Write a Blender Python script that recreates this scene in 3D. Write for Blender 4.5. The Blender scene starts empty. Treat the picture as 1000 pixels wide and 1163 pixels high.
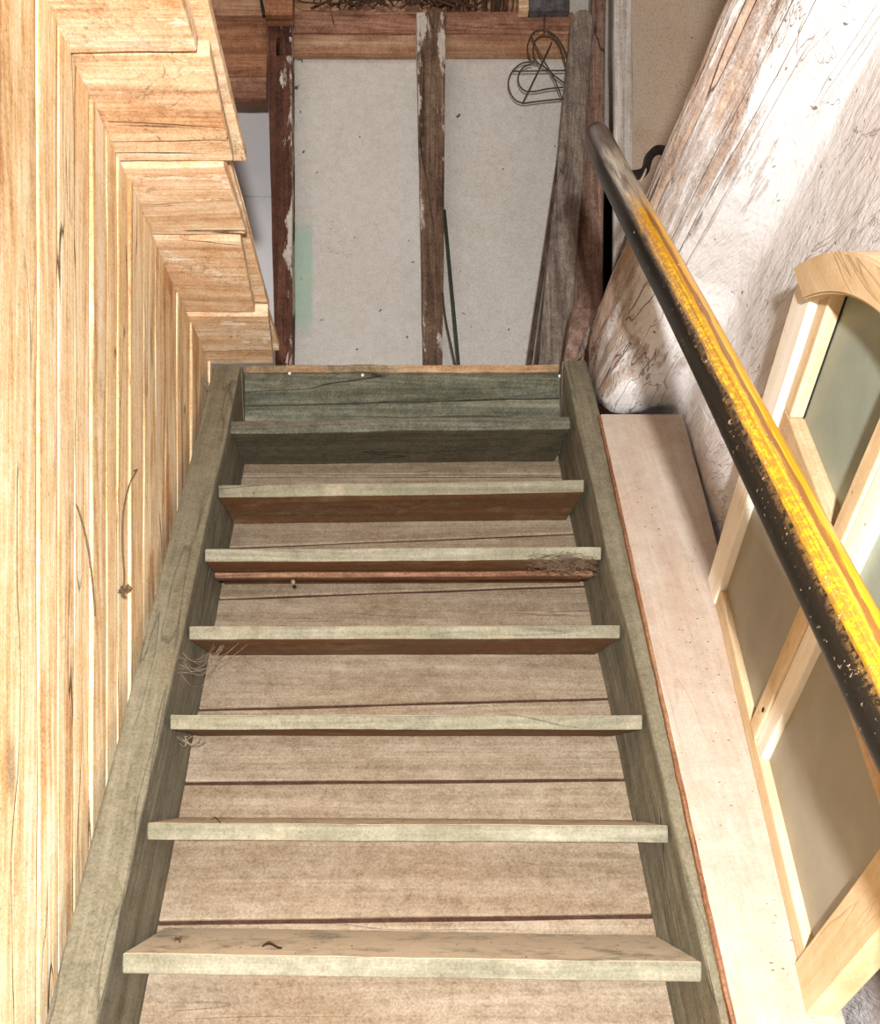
import bpy, bmesh, math, random
from mathutils import Vector, Matrix, noise
random.seed(7)
C = bpy.context.scene.collection
EYE = 1.60          # eye height above the lower floor
F = 960.0           # focal length in pixels of the 1000 px wide frame
# ------------------------------------------------------------------ camera
cam_d = bpy.data.cameras.new('camera'); cam = bpy.data.objects.new('camera', cam_d); C.objects.link(cam)
cam.location = (0, 0, EYE); cam.rotation_euler = (math.pi/2, 0, 0)
cam_d.sensor_fit = 'VERTICAL'; cam_d.sensor_height = 24.0; cam_d.sensor_width = 24.0
cam_d.lens = 24.0*F/1163.0
cam_d.shift_x = 50.0/1163.0; cam_d.shift_y = 306.5/1163.0
cam_d.clip_start = 0.02
bpy.context.scene.camera = cam
# ------------------------------------------------------------------ world and lights
w = bpy.data.worlds.new('room_light'); bpy.context.scene.world = w; w.use_nodes = True
w.node_tree.nodes['Background'].inputs[0].default_value = (1.0, 0.98, 0.95, 1)
w.node_tree.nodes['Background'].inputs[1].default_value = 0.12
def point_light(name, loc, power, rad, col):
    l = bpy.data.lights.new(name, 'POINT'); l.energy = power; l.shadow_soft_size = rad; l.color = col
    o = bpy.data.objects.new(name, l); C.objects.link(o); o.location = loc; return o
point_light('work_lamp', (0.02, -0.45, EYE+0.03), 400, 0.03, (1.0, 0.985, 0.965))
def area_light(name, loc, rot, sx, sy, power, col):
    l = bpy.data.lights.new(name, 'AREA'); l.energy = power; l.shape = 'RECTANGLE'; l.size = sx; l.size_y = sy; l.color = col
    o = bpy.data.objects.new(name, l); C.objects.link(o); o.location = loc; o.rotation_euler = rot; return o
area_light('rear_fill_light', (-0.05, -1.6, EYE+0.1), (math.radians(97), 0, 0), 1.4, 1.8, 5, (1.0, 0.99, 0.98))  # added soft fill from behind the camera, no doorway there
area_light('attic_fill_light', (-0.8, 1.9, EYE+3.3), (math.radians(32), 0, 0), 1.4, 1.2, 11, (1.0, 0.97, 0.92))  # added fill that brightens the attic panels, no hatch above
vs = bpy.context.scene.view_settings
vs.view_transform = 'Standard'; vs.look = 'None'; vs.exposure = 0.0; vs.gamma = 1.0; vs.use_curve_mapping = False

# ------------------------------------------------------------------ helpers: colour and nodes
def S(r, g, b):
    f = lambda c: (c/255/12.92) if c/255 <= .04045 else ((c/255+.055)/1.055)**2.4
    return (f(r), f(g), f(b), 1)
# multiplier on each raw colour ramp; attic_plaster's brown carries its wall's shadow
TONE = {'attic_plaster': (.72, .63, .54, 1), 'peeling_whitewash': .84, 'pine_wall': .92, 'pine_ceiling': .92, 'grey_green_stringer': (.50, .49, .45, 1), 'grey_green_tread': (.60, .565, .505, 1), 'dark_green_tread': .6, 'green_riser': (.62, .60, .56, 1), 'dusty_back_board': (.54, .52, .49, 1), 'beige_painted_board': (.62, .615, .60, 1),
        'worn_nosing': .7, 'rough_white_panel': .80, 'rough_white_panel_with_green_patch': .80, 'orange_brown_beam': (.68, .74, .85, 1), 'brown_attic_board': .8, 'brown_post': .8,
        'worn_yellow_black_paint': .8, 'cream_painted_frame': (.80, .73, .62, 1), 'cream_painted_stile': (.84, .76, .64, 1), 'tan_painted_frame': .78, 'raw_board_edge': .6, 'grey_brown_post': .85,
        'weathered_grey_plank': .9, 'brown_batten': .8}
GRIT = {'grey_green_tread': .5, 'grey_green_stringer': .6, 'beige_painted_board': .35, 'smooth_white_panel': .1, 'cream_painted_frame': .3, 'cream_painted_stile': .3, 'tan_painted_frame': .4, 'white_painted_stile': .2, 'peeling_whitewash': .6}
class NT:
    def __init__(s, name):
        s.m = bpy.data.materials.new(name); s.m.use_nodes = True; s.t = s.m.node_tree
        s.b = s.t.nodes['Principled BSDF']; s.out = s.t.nodes['Material Output']
    def n(s, typ, **kw):
        x = s.t.nodes.new(typ)
        for k, v in kw.items(): setattr(x, k, v)
        return x
    def l(s, a, b): s.t.links.new(a, b)
    def val(s, inp, v):
        if hasattr(v, 'is_output') or isinstance(v, bpy.types.NodeSocket): s.l(v, inp)
        else: inp.default_value = v
    def math(s, op, a, b=0.0, clamp=False):
        x = s.n('ShaderNodeMath', operation=op); x.use_clamp = clamp
        s.val(x.inputs[0], a); s.val(x.inputs[1], b); return x.outputs[0]
    def coord(s, island=True, uv=False, rx=0.0, rz=0.0, shift=True):
        tc = s.n('ShaderNodeTexCoord'); v = tc.outputs['UV' if uv else 'Object']
        if rx or rz:
            mp = s.n('ShaderNodeMapping'); mp.inputs['Rotation'].default_value = (rx, 0, rz); s.l(v, mp.inputs[0]); v = mp.outputs[0]
        if shift:
            oi = s.n('ShaderNodeObjectInfo'); g = s.n('ShaderNodeNewGeometry')
            r = s.math('ADD', s.math('MULTIPLY', oi.outputs['Random'], 13.0), s.math('MULTIPLY', g.outputs['Random Per Island'], 31.0 if island else 0.0))
            cb = s.n('ShaderNodeCombineXYZ'); s.l(r, cb.inputs[0]); s.l(s.math('MULTIPLY', r, 1.7), cb.inputs[1]); s.l(s.math('MULTIPLY', r, 0.6), cb.inputs[2])
            ad = s.n('ShaderNodeVectorMath', operation='ADD'); s.l(v, ad.inputs[0]); s.l(cb.outputs[0], ad.inputs[1]); v = ad.outputs[0]
        return v
    def noise(s, v, scale=(1, 1, 1), k=1.0, detail=4, rough=.55, dist=0.0):
        mp = s.n('ShaderNodeMapping'); mp.inputs['Scale'].default_value = scale; s.l(v, mp.inputs[0])
        x = s.n('ShaderNodeTexNoise'); x.inputs['Scale'].default_value = k; x.inputs['Detail'].default_value = detail
        x.inputs['Roughness'].default_value = rough; x.inputs['Distortion'].default_value = dist
        s.l(mp.outputs[0], x.inputs['Vector']); return x.outputs[0]
    def ramp(s, f, stops, interp='LINEAR'):
        x = s.n('ShaderNodeValToRGB'); x.color_ramp.interpolation = interp; e = x.color_ramp.elements
        while len(e) < len(stops): e.new(0.5)
        for i, (p, c) in enumerate(stops):
            e[i].position = p; e[i].color = c if isinstance(c, tuple) else (c, c, c, 1)
        s.l(f, x.inputs[0]); return x.outputs[0]
    def mix(s, f, a, b, blend='MIX'):
        x = s.n('ShaderNodeMix', data_type='RGBA', blend_type=blend); x.clamp_factor = True
        s.val(x.inputs[0], f); s.val(x.inputs[6], a); s.val(x.inputs[7], b); return x.outputs[2]
    def step(s, f, lo, hi):
        x = s.n('ShaderNodeMapRange'); x.clamp = True
        s.l(f, x.inputs[0]); x.inputs[1].default_value = lo; x.inputs[2].default_value = hi; return x.outputs[0]
    def line(s, f, c=.5, wd=.006):       # thin contour line of a noise
        return s.step(s.math('ABSOLUTE', s.math('SUBTRACT', f, c)), wd, 0.0)
    def bump(s, h, strength=.4, dist=.004, normal=None):
        x = s.n('ShaderNodeBump'); x.inputs['Strength'].default_value = strength; x.inputs['Distance'].default_value = dist
        s.l(h, x.inputs['Height'])
        if normal is not None: s.l(normal, x.inputs['Normal'])
        return x.outputs[0]
    def fin(s, col, rough=.8, normal=None, spec=.25):
        if s.m.name not in ('worn_yellow_black_paint',):
            tc_ = s.n('ShaderNodeTexCoord').outputs['Object']
            ga = s.noise(tc_, (210, 210, 210), 1, 3, .75); gb = s.noise(tc_, (38, 38, 38), 1, 6, .78, .4)
            gt = GRIT.get(s.m.name, .8)
            col = s.mix(gt, col, s.ramp(ga, [(.34, .22), (.5, .5), (.66, .74)]), 'SOFT_LIGHT')
            col = s.mix(gt, col, s.ramp(gb, [(.34, .30), (.5, .5), (.66, .68)]), 'SOFT_LIGHT')
        g = TONE.get(s.m.name)
        if g: col = s.mix(1.0, col, g if isinstance(g, tuple) else (g, g, g, 1), 'MULTIPLY')
        s.val(s.b.inputs['Base Color'], col); s.val(s.b.inputs['Roughness'], rough)
        s.b.inputs['Specular IOR Level'].default_value = spec
        if normal is not None: s.l(normal, s.b.inputs['Normal'])
        return s.m

def wood(name, dark, mid, light, axis='X', rx=0.0, k=1.0, crack=.7, crackcol=None, blot=None, blotamt=.5, fine=.25, rough=.8,
         bump=.5, dust=None, under=None, white=None, knots=0.0, islandv=.18, streak=None, streakamt=.8, net=0.0):
    s = NT(name); v = s.coord(rx=rx)
    def sc(a, b): return tuple((a if ax == axis else b) for ax in 'XYZ')
    g1 = s.noise(v, sc(1.1*k, 24*k), 1, 8, .66, .5)
    col = s.ramp(g1, [(.30, dark), (.5, mid), (.70, light)])
    mp = s.n('ShaderNodeMapping'); mp.inputs['Scale'].default_value = sc(.5*k, 7*k); s.l(v, mp.inputs[0])
    wv = s.n('ShaderNodeTexNoise'); wv.inputs['Scale'].default_value = 1.0; wv.inputs['Detail'].default_value = 1.0; s.l(mp.outputs[0], wv.inputs['Vector'])
    rings = s.math('SINE', s.math('MULTIPLY', wv.outputs[0], 130.0))
    rr = s.step(rings, -1.0, 1.0)
    f1 = s.noise(v, sc(5*k, 170*k), 1, 5, .65)
    ff = s.math('ADD', s.math('MULTIPLY', rr, .16), s.math('MULTIPLY', f1, .84))
    col = s.mix(min(1, fine*2.2), col, s.ramp(ff, [(.3, .18), (.5, .52), (.68, .80)]), 'SOFT_LIGHT')
    gn = s.noise(v, (12, 12, 12), 1, 9, .75, .3)
    col = s.mix(.8, col, s.ramp(gn, [(.34, .33), (.5, .5), (.68, .66)]), 'SOFT_LIGHT')
    gg = s.n('ShaderNodeNewGeometry')
    iv = s.math('ADD', s.math('MULTIPLY', gg.outputs['Random Per Island'], islandv*2), 1-islandv)
    hs = s.n('ShaderNodeHueSaturation'); s.l(iv, hs.inputs['Value']); s.l(col, hs.inputs['Color']); col = hs.outputs[0]
    if under is not None:
        sp = s.n('ShaderNodeSeparateXYZ'); s.l(gg.outputs['Normal'], sp.inputs[0])
        um = s.step(s.math('ADD', sp.outputs[2], s.math('MULTIPLY', g1, .3)), -.45, -.75)
        col = s.mix(um, col, s.ramp(g1, [(.32, tuple(c*.5 for c in under[:3])+(1,)), (.65, under)]))
    if blot is not None:
        bn = s.noise(v, sc(2.2, 5.5), 1, 6, .68, .4)
        col = s.mix(s.math('MULTIPLY', s.step(bn, .46, .68), blotamt), col, blot)
    if streak is not None:
        sn = s.noise(v, sc(1.1, 11), 1, 5, .6, 1.2)
        col = s.mix(s.math('MULTIPLY', s.step(sn, .55, .66), streakamt), col, streak)
    if dust is not None:
        sp2 = s.n('ShaderNodeSeparateXYZ'); s.l(gg.outputs['Normal'], sp2.inputs[0])
        dn = s.noise(v, (14, 14, 14), 1, 6, .7)
        dm = s.math('MULTIPLY', s.step(sp2.outputs[2], .5, .85), s.step(dn, .3, .5))
        col = s.mix(dm, col, dust)
        ds = s.noise(v, (9, 9, 9), 1, 7, .75)
        col = s.mix(s.math('MULTIPLY', s.step(ds, .52, .72), .25), col, dust)
    if knots > 0:
        mk = s.n('ShaderNodeMapping'); mk.inputs['Scale'].default_value = sc(2.2, 7.5); s.l(v, mk.inputs[0])
        vo = s.n('ShaderNodeTexVoronoi'); vo.inputs['Scale'].default_value = 1.0; s.l(mk.outputs[0], vo.inputs['Vector'])
        col = s.mix(s.math('MULTIPLY', s.step(vo.outputs['Distance'], .13, .05), knots), col, tuple(c*.25 for c in dark[:3])+(1,))
    sk = s.noise(v, (75, 75, 75), 1, 3, .7)
    col = s.mix(s.math('MULTIPLY', s.step(sk, .68, .74), .55), col, S(70, 52, 38))
    cn = s.noise(v, sc(.7*k, 9*k), 1, 3, .5, .3)
    cm = s.math('MULTIPLY', s.line(cn, .5, .007), s.step(s.noise(v, sc(1.5, 3), 1, 2), .48, .56))
    col = s.mix(s.math('MULTIPLY', cm, crack), col, crackcol or tuple(c*.12 for c in dark[:3])+(1,))
    if net > 0:
        nn = s.noise(v, (13, 13, 13), 1, 5, .6, 1.2); nm = s.math('MULTIPLY', s.line(nn, .5, .010), s.step(s.noise(v, (5, 5, 5), 1, 3), .47, .56))
        col = s.mix(s.math('MULTIPLY', nm, net), col, S(120, 84, 56))
    if white is not None:            # whitewash left on the wood: (colour, threshold)
        wn = s.noise(v, sc(3, 7), 1, 7, .7, .5)
        wn2 = s.noise(v, sc(10, 45), 1, 5, .7)
        tot = s.math('ADD', wn, s.math('MULTIPLY', s.math('SUBTRACT', wn2, .5), .5))
        if len(white) > 2:
            t0 = s.n('ShaderNodeTexCoord'); s0 = s.n('ShaderNodeSeparateXYZ'); s.l(t0.outputs['Object'], s0.inputs[0])
            tot = s.math('ADD', tot, s.math('MULTIPLY', s0.outputs[0], white[2])); tot = s.math('ADD', tot, s.math('MULTIPLY', s.math('ABSOLUTE', s0.outputs[0]), white[3]))
        wm = s.step(tot, white[1], white[1]+.05)
        col = s.mix(wm, col, white[0])
    hgt = s.math('SUBTRACT', s.math('ADD', s.math('MULTIPLY', ff, .5), s.math('MULTIPLY', g1, .6)), s.math('MULTIPLY', cm, 1.2))
    return s.fin(col, rough, s.bump(hgt, bump, .004))

# ------------------------------------------------------------------ helpers: geometry
def P(px, py, Z):                      # the point seen at that pixel, Z metres into the room
    return Vector(((px-450)/F*Z, Z, EYE+(888-py)/F*Z))
TH = math.atan(1.324); CT, ST = math.cos(TH), math.sin(TH)
def SP(X, s, h):                       # stair frame: s metres up the slope, h metres off the nosing line
    return Vector((X, 1.242+s*CT-h*ST, EYE-.255+s*ST+h*CT))
def S_at(py, h=0.0):                   # slope distance where the plane at h shows at image height py
    q = (888-py)/F; Y0 = 1.242-h*ST; z0 = -.255+h*CT
    return (q*Y0-z0)/(ST-q*CT)
def link(name, bm, m, parent=None, smooth=False, autos=None):
    me = bpy.data.meshes.new(name); bmesh.ops.recalc_face_normals(bm, faces=bm.faces); bm.to_mesh(me); bm.free()
    o = bpy.data.objects.new(name, me); C.objects.link(o)
    for mm in (m if isinstance(m, (list, tuple)) else [m]): me.materials.append(mm)
    if smooth: me.polygons.foreach_set('use_smooth', [True]*len(me.polygons))
    if parent is not None:
        o.parent = parent; o.matrix_parent_inverse = Matrix.Translation(-parent.location)
    return o
def tag(o, label=None, cat=None, group=None, kind=None):
    if label: o['label'] = label
    if cat: o['category'] = cat
    if group: o['group'] = group
    if kind: o['kind'] = kind
    return o
def thing(name, label, cat, loc, group=None):
    o = bpy.data.objects.new(name, None); C.objects.link(o); o.location = loc; o.empty_display_size = .1
    return tag(o, label, cat, group)
def recentre(o):                       # origin to the middle of the foot of a one-mesh thing
    vs_ = [v.co for v in o.data.vertices]
    c = Vector(((min(v.x for v in vs_)+max(v.x for v in vs_))/2, (min(v.y for v in vs_)+max(v.y for v in vs_))/2, min(v.z for v in vs_)))
    o.data.transform(Matrix.Translation(-c)); o.location = o.location + c; return o
def hexa(bm, a, b, n=10, bev=.004, amp=.0015, freq=7.0, ends=True, m=2):
    """board between two quads a and b (4 points each, same winding), cut n times along its length, edges worn"""
    t = bmesh.new(); rows = []
    seed = Vector((random.random()*50, random.random()*50, random.random()*50))
    def quad(q):
        r = []
        for i in range(len(q)):
            p, p2 = q[i], q[(i+1) % len(q)]
            for j in range(m): r.append(p.lerp(p2, j/m))
        return r
    A, B = quad(a), quad(b)
    for i in range(n+1):
        f = i/n; rows.append([t.verts.new(p.lerp(q, f)) for p, q in zip(A, B)])
    k = len(A)
    for i in range(n):
        for j in range(k):
            t.faces.new((rows[i][j], rows[i][(j+1) % k], rows[i+1][(j+1) % k], rows[i+1][j]))
    t.faces.new(rows[0][::-1]); t.faces.new(rows[-1])
    bmesh.ops.recalc_face_normals(t, faces=t.faces)
    if bev > 0:
        t.normal_update()
        es = [e for e in t.edges if len(e.link_faces) == 2 and e.calc_face_angle(0) > .7]
        bmesh.ops.bevel(t, geom=es, offset=bev, segments=2, affect='EDGES', profile=.5, clamp_overlap=True)
    if amp > 0:
        for v in t.verts:
            v.co += noise.noise_vector(v.co*freq+seed)*amp + noise.noise_vector(v.co*freq*5+seed)*amp*.35
    me = bpy.data.meshes.new('t'); t.to_mesh(me); t.free(); bm.from_mesh(me); bpy.data.meshes.remove(me)
def box(bm, x0, x1, y0, y1, z0, z1, axis='X', **kw):
    V = Vector
    if axis == 'X':
        a = [V((x0, y0, z0)), V((x0, y1, z0)), V((x0, y1, z1)), V((x0, y0, z1))]; b = [V((x1, p.y, p.z)) for p in a]
    elif axis == 'Y':
        a = [V((x0, y0, z0)), V((x1, y0, z0)), V((x1, y0, z1)), V((x0, y0, z1))]; b = [V((p.x, y1, p.z)) for p in a]
    else:
        a = [V((x0, y0, z0)), V((x1, y0, z0)), V((x1, y1, z0)), V((x0, y1, z0))]; b = [V((p.x, p.y, z1)) for p in a]
    hexa(bm, a, b, **kw)
def tube(bm, pts, rad, seg=8, uvl=None, e1=None):
    pts = [Vector(p) for p in pts]; n = len(pts)
    rad = rad if isinstance(rad, (list, tuple)) else [rad]*n
    rows = []; prev = None; uv = bm.loops.layers.uv.verify() if uvl else None
    for i, p in enumerate(pts):
        d = (pts[min(i+1, n-1)]-pts[max(i-1, 0)]).normalized()
        if prev is None:
            r = e1 if e1 is not None else (Vector((0, 0, 1)) if abs(d.z) < .9 else Vector((1, 0, 0)))
        else: r = prev
        r = (r-d*r.dot(d)).normalized(); q = d.cross(r); prev = r
        rows.append([bm.verts.new(p+(r*math.cos(2*math.pi*j/seg)+q*math.sin(2*math.pi*j/seg))*rad[i]) for j in range(seg)])
    for i in range(n-1):
        for j in range(seg):
            f = bm.faces.new((rows[i][j], rows[i][(j+1) % seg], rows[i+1][(j+1) % seg], rows[i+1][j]))
            if uv:
                for lp, (a, b) in zip(f.loops, ((i, j), (i, j+1), (i+1, j+1), (i+1, j))):
                    lp[uv].uv = (a/(n-1), b/seg)
    bm.faces.new(rows[0][::-1]); bm.faces.new(rows[-1])
def smooth_path(pts, k=6):             # Catmull-Rom
    pts = [Vector(p) for p in pts]; out = []
    for i in range(len(pts)-1):
        a, b, c, d = pts[max(i-1, 0)], pts[i], pts[i+1], pts[min(i+2, len(pts)-1)]
        for j in range(k):
            t = j/k
            out.append(.5*((2*b)+(c-a)*t+(2*a-5*b+4*c-d)*t*t+(3*b-a-3*c+d)*t**3))
    out.append(pts[-1]); return out

# ------------------------------------------------------------------ materials
M = {}
M['pine_wall'] = wood('pine_wall', S(204, 158, 106), S(234, 204, 160), S(248, 234, 206), 'Z', k=1.0, blot=S(222, 168, 108), blotamt=.4, knots=.55, streak=S(170, 106, 56), streakamt=.7, net=.3, fine=.45, crack=1.0, bump=.5, islandv=.08)
M['pine_ceiling'] = wood('pine_ceiling', S(200, 160, 120), S(226, 194, 156), S(242, 222, 194), 'X', k=.9, blot=S(216, 150, 96), blotamt=.5, knots=.4, streak=S(150, 100, 60), streakamt=.4, fine=.35, crack=.9, bump=.6, islandv=.06, net=.75, white=(S(244, 230, 208), .60))
M['stringer'] = wood('grey_green_stringer', S(116, 110, 96), S(146, 140, 122), S(172, 166, 148), 'Y', rx=-TH, blot=S(150, 128, 98), blotamt=.5, fine=.2, crack=.45, bump=.35, dust=S(176, 164, 138), islandv=0)
M['tread'] = wood('grey_green_tread', S(128, 126, 112), S(154, 153, 138), S(178, 177, 164), 'X', blot=S(138, 134, 108), blotamt=.5, fine=.2, crack=.5, bump=.4, dust=S(255, 240, 218), under=S(156, 108, 70), islandv=0)
M['tread_green'] = wood('dark_green_tread', S(86, 86, 74), S(114, 114, 100), S(144, 142, 126), 'X', blot=S(88, 78, 58), blotamt=.6, fine=.25, crack=.8, bump=.5, dust=S(176, 158, 132), under=S(122, 114, 92), islandv=0)
M['riser'] = wood('green_riser', S(82, 86, 76), S(116, 120, 106), S(152, 150, 134), 'X', blot=S(90, 84, 66), blotamt=.6, fine=.3, crack=1.0, bump=.6, streak=S(66, 74, 58), streakamt=.7, islandv=.05)
M['nosing'] = wood('worn_nosing', S(150, 100, 66), S(196, 156, 116), S(214, 190, 156), 'X', blot=S(110, 108, 86), blotamt=.9, fine=.4, crack=1.0, bump=.7, islandv=0)
M['backing'] = wood('dusty_back_board', S(162, 144, 124), S(184, 166, 144), S(204, 188, 166), 'X', blot=S(156, 128, 98), blotamt=.55, fine=.16, crack=.3, bump=.3, islandv=.05)
M['batten'] = wood('brown_batten', S(92, 60, 40), S(136, 100, 76), S(160, 124, 98), 'X', blot=S(110, 60, 34), fine=.3)
M['ledge'] = wood('beige_painted_board', S(206, 186, 168), S(216, 198, 182), S(226, 210, 196), 'Y', rx=-TH, blot=S(210, 170, 140), blotamt=.4, fine=.08, crack=.1, bump=.2, islandv=0)
M['red_edge'] = wood('raw_board_edge', S(132, 84, 56), S(164, 114, 80), S(190, 150, 116), 'Y', rx=-TH, fine=.4)
M['brown_post'] = wood('brown_post', S(74, 46, 34), S(104, 66, 50), S(134, 96, 76), 'Z', fine=.3, blot=S(60, 36, 26), crack=.8, white=(S(214, 204, 192), .66, 3.0, .6), bump=.6)
M['grey_post'] = wood('grey_brown_post', S(86, 66, 52), S(120, 96, 78), S(150, 126, 104), 'Z', fine=.35, blot=S(64, 42, 30), blotamt=.8, crack=.9, white=(S(208, 198, 186), .66, -1.0, 3.6), bump=.7)
M['white_post'] = wood('whitewashed_post', S(176, 166, 154), S(226, 220, 210), S(244, 240, 234), 'Z', fine=.4, crack=.9, bump=.8)
M['beam_pink'] = wood('dull_brown_beam', S(112, 76, 58), S(150, 108, 86), S(172, 132, 108), 'X', fine=.3, blot=S(104, 78, 66), knots=.3)
M['beam_orange'] = wood('orange_brown_beam', S(156, 106, 74), S(192, 142, 104), S(214, 170, 132), 'X', fine=.3, blot=S(160, 96, 60), knots=.5)
M['board_brown'] = wood('brown_attic_board', S(112, 72, 50), S(156, 108, 76), S(180, 132, 98), 'X', fine=.3, blot=S(116, 76, 54), knots=.4)
M['grey_plank'] = wood('weathered_grey_plank', S(88, 78, 70), S(122, 110, 100), S(150, 138, 126), 'Z', fine=.3, crack=.8, bump=.6, blot=S(96, 84, 74))
M['pink_plank'] = wood('weathered_pinkish_plank', S(100, 78, 68), S(144, 116, 102), S(172, 146, 130), 'Z', fine=.3, crack=.8, bump=.6, blot=S(90, 66, 54))
M['dark_stick'] = wood('dark_stick_wood', S(52, 42, 36), S(78, 64, 54), S(100, 86, 74), 'Z', fine=.3)
M['frame'] = wood('cream_painted_frame', S(214, 192, 160), S(226, 208, 180), S(238, 224, 202), 'X', k=1.2, fine=.06, crack=.25, bump=.2, blot=S(206, 174, 130), blotamt=.55, islandv=.03)
M['frame_tan'] = wood('tan_painted_frame', S(196, 158, 118), S(214, 182, 142), S(226, 200, 166), 'X', k=1.2, fine=.15, crack=.3, bump=.2, blot=S(196, 140, 92), blotamt=.55, islandv=.03)
M['frame_white'] = wood('white_painted_frame', S(226, 214, 196), S(240, 232, 218), S(248, 244, 236), 'X', fine=.08, crack=.2, bump=.15, islandv=.02)
M['frame_grey'] = wood('grey_painted_rebate', S(160, 140, 120), S(178, 158, 136), S(194, 176, 154), 'X', fine=.1, crack=.1, bump=.15, islandv=.02)

def plaster(name, base, dirt, dirtamt=.4, speck=.3, warm=None, bumpk=1.0, grainscale=260):
    s = NT(name); v = s.coord(island=False)
    a = s.noise(v, (3, 3, 3), 1, 7, .65, .5); col = s.mix(s.math('MULTIPLY', s.step(a, .42, .72), dirtamt), base, dirt)
    g = s.noise(v, (grainscale,)*3, 1, 3, .6)
    col = s.mix(s.math('MULTIPLY', s.step(g, .5, .66), speck), col, tuple(c*.55 for c in dirt[:3])+(1,))
    d = s.noise(v, (26, 26, 26), 1, 2, .5)
    col = s.mix(s.math('MULTIPLY', s.step(d, .735, .76), .85), col, S(70, 56, 44))
    c1 = s.noise(v, (2.2, 2.2, 3.0), 1, 5, .6, .6); cm = s.math('MULTIPLY', s.line(c1, .5, .0022), s.step(s.noise(v, (2, 2, 2), 1, 2), .52, .6))
    col = s.mix(s.math('MULTIPLY', cm, .5), col, S(120, 104, 88))
    h = s.math('ADD', s.math('MULTIPLY', g, .35), s.noise(v, (40, 40, 40), 1, 5, .6))
    return s.fin(col, .9, s.bump(h, .45*bumpk, .004), .15)
M['panel'] = plaster('rough_white_panel', S(230, 225, 217), S(208, 201, 188), .45, .45)
M['panel_smooth'] = plaster('smooth_white_panel', S(236, 236, 238), S(220, 222, 226), .5, .08, bumpk=.3)
M['plaster_attic'] = plaster('attic_plaster', S(246, 238, 226), S(214, 190, 164), .5, .35, bumpk=1.2, grainscale=120)
M['concrete'] = plaster('dusty_concrete', S(150, 140, 126), S(120, 110, 98), .6, .3)
# panel with a faded green patch
def green_panel():
    m = plaster('rough_white_panel_with_green_patch', S(230, 225, 217), S(208, 201, 188), .45, .45)
    s = NT.__new__(NT); s.m = m; s.t = m.node_tree; s.b = s.t.nodes['Principled BSDF']
    src = s.b.inputs['Base Color'].links[0].from_socket
    tc = s.n('ShaderNodeTexCoord'); sp = s.n('ShaderNodeSeparateXYZ'); s.l(tc.outputs['Object'], sp.inputs[0])
    a, b = P(333, 372, 3.3), P(355, 256, 3.3)
    nz = s.noise(tc.outputs['Object'], (30, 30, 30), 1, 5, .7)
    x = s.math('ADD', sp.outputs[0], s.math('MULTIPLY', s.math('SUBTRACT', nz, .5), .03)); z = s.math('ADD', sp.outputs[2], s.math('MULTIPLY', s.math('SUBTRACT', nz, .5), .08))
    mk = s.math('MULTIPLY', s.math('MULTIPLY', s.step(x, a.x-.004, a.x+.008), s.step(x, b.x+.006, b.x-.006)), s.math('MULTIPLY', s.step(z, a.z-.05, a.z+.05), s.step(z, b.z+.05, b.z-.05)))
    col = s.mix(s.math('MULTIPLY', mk, s.math('ADD', .35, s.math('MULTIPLY', nz, .6))), src, S(150, 188, 166))
    s.l(col, s.b.inputs['Base Color']); return m
M['panel_green'] = green_panel()

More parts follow.
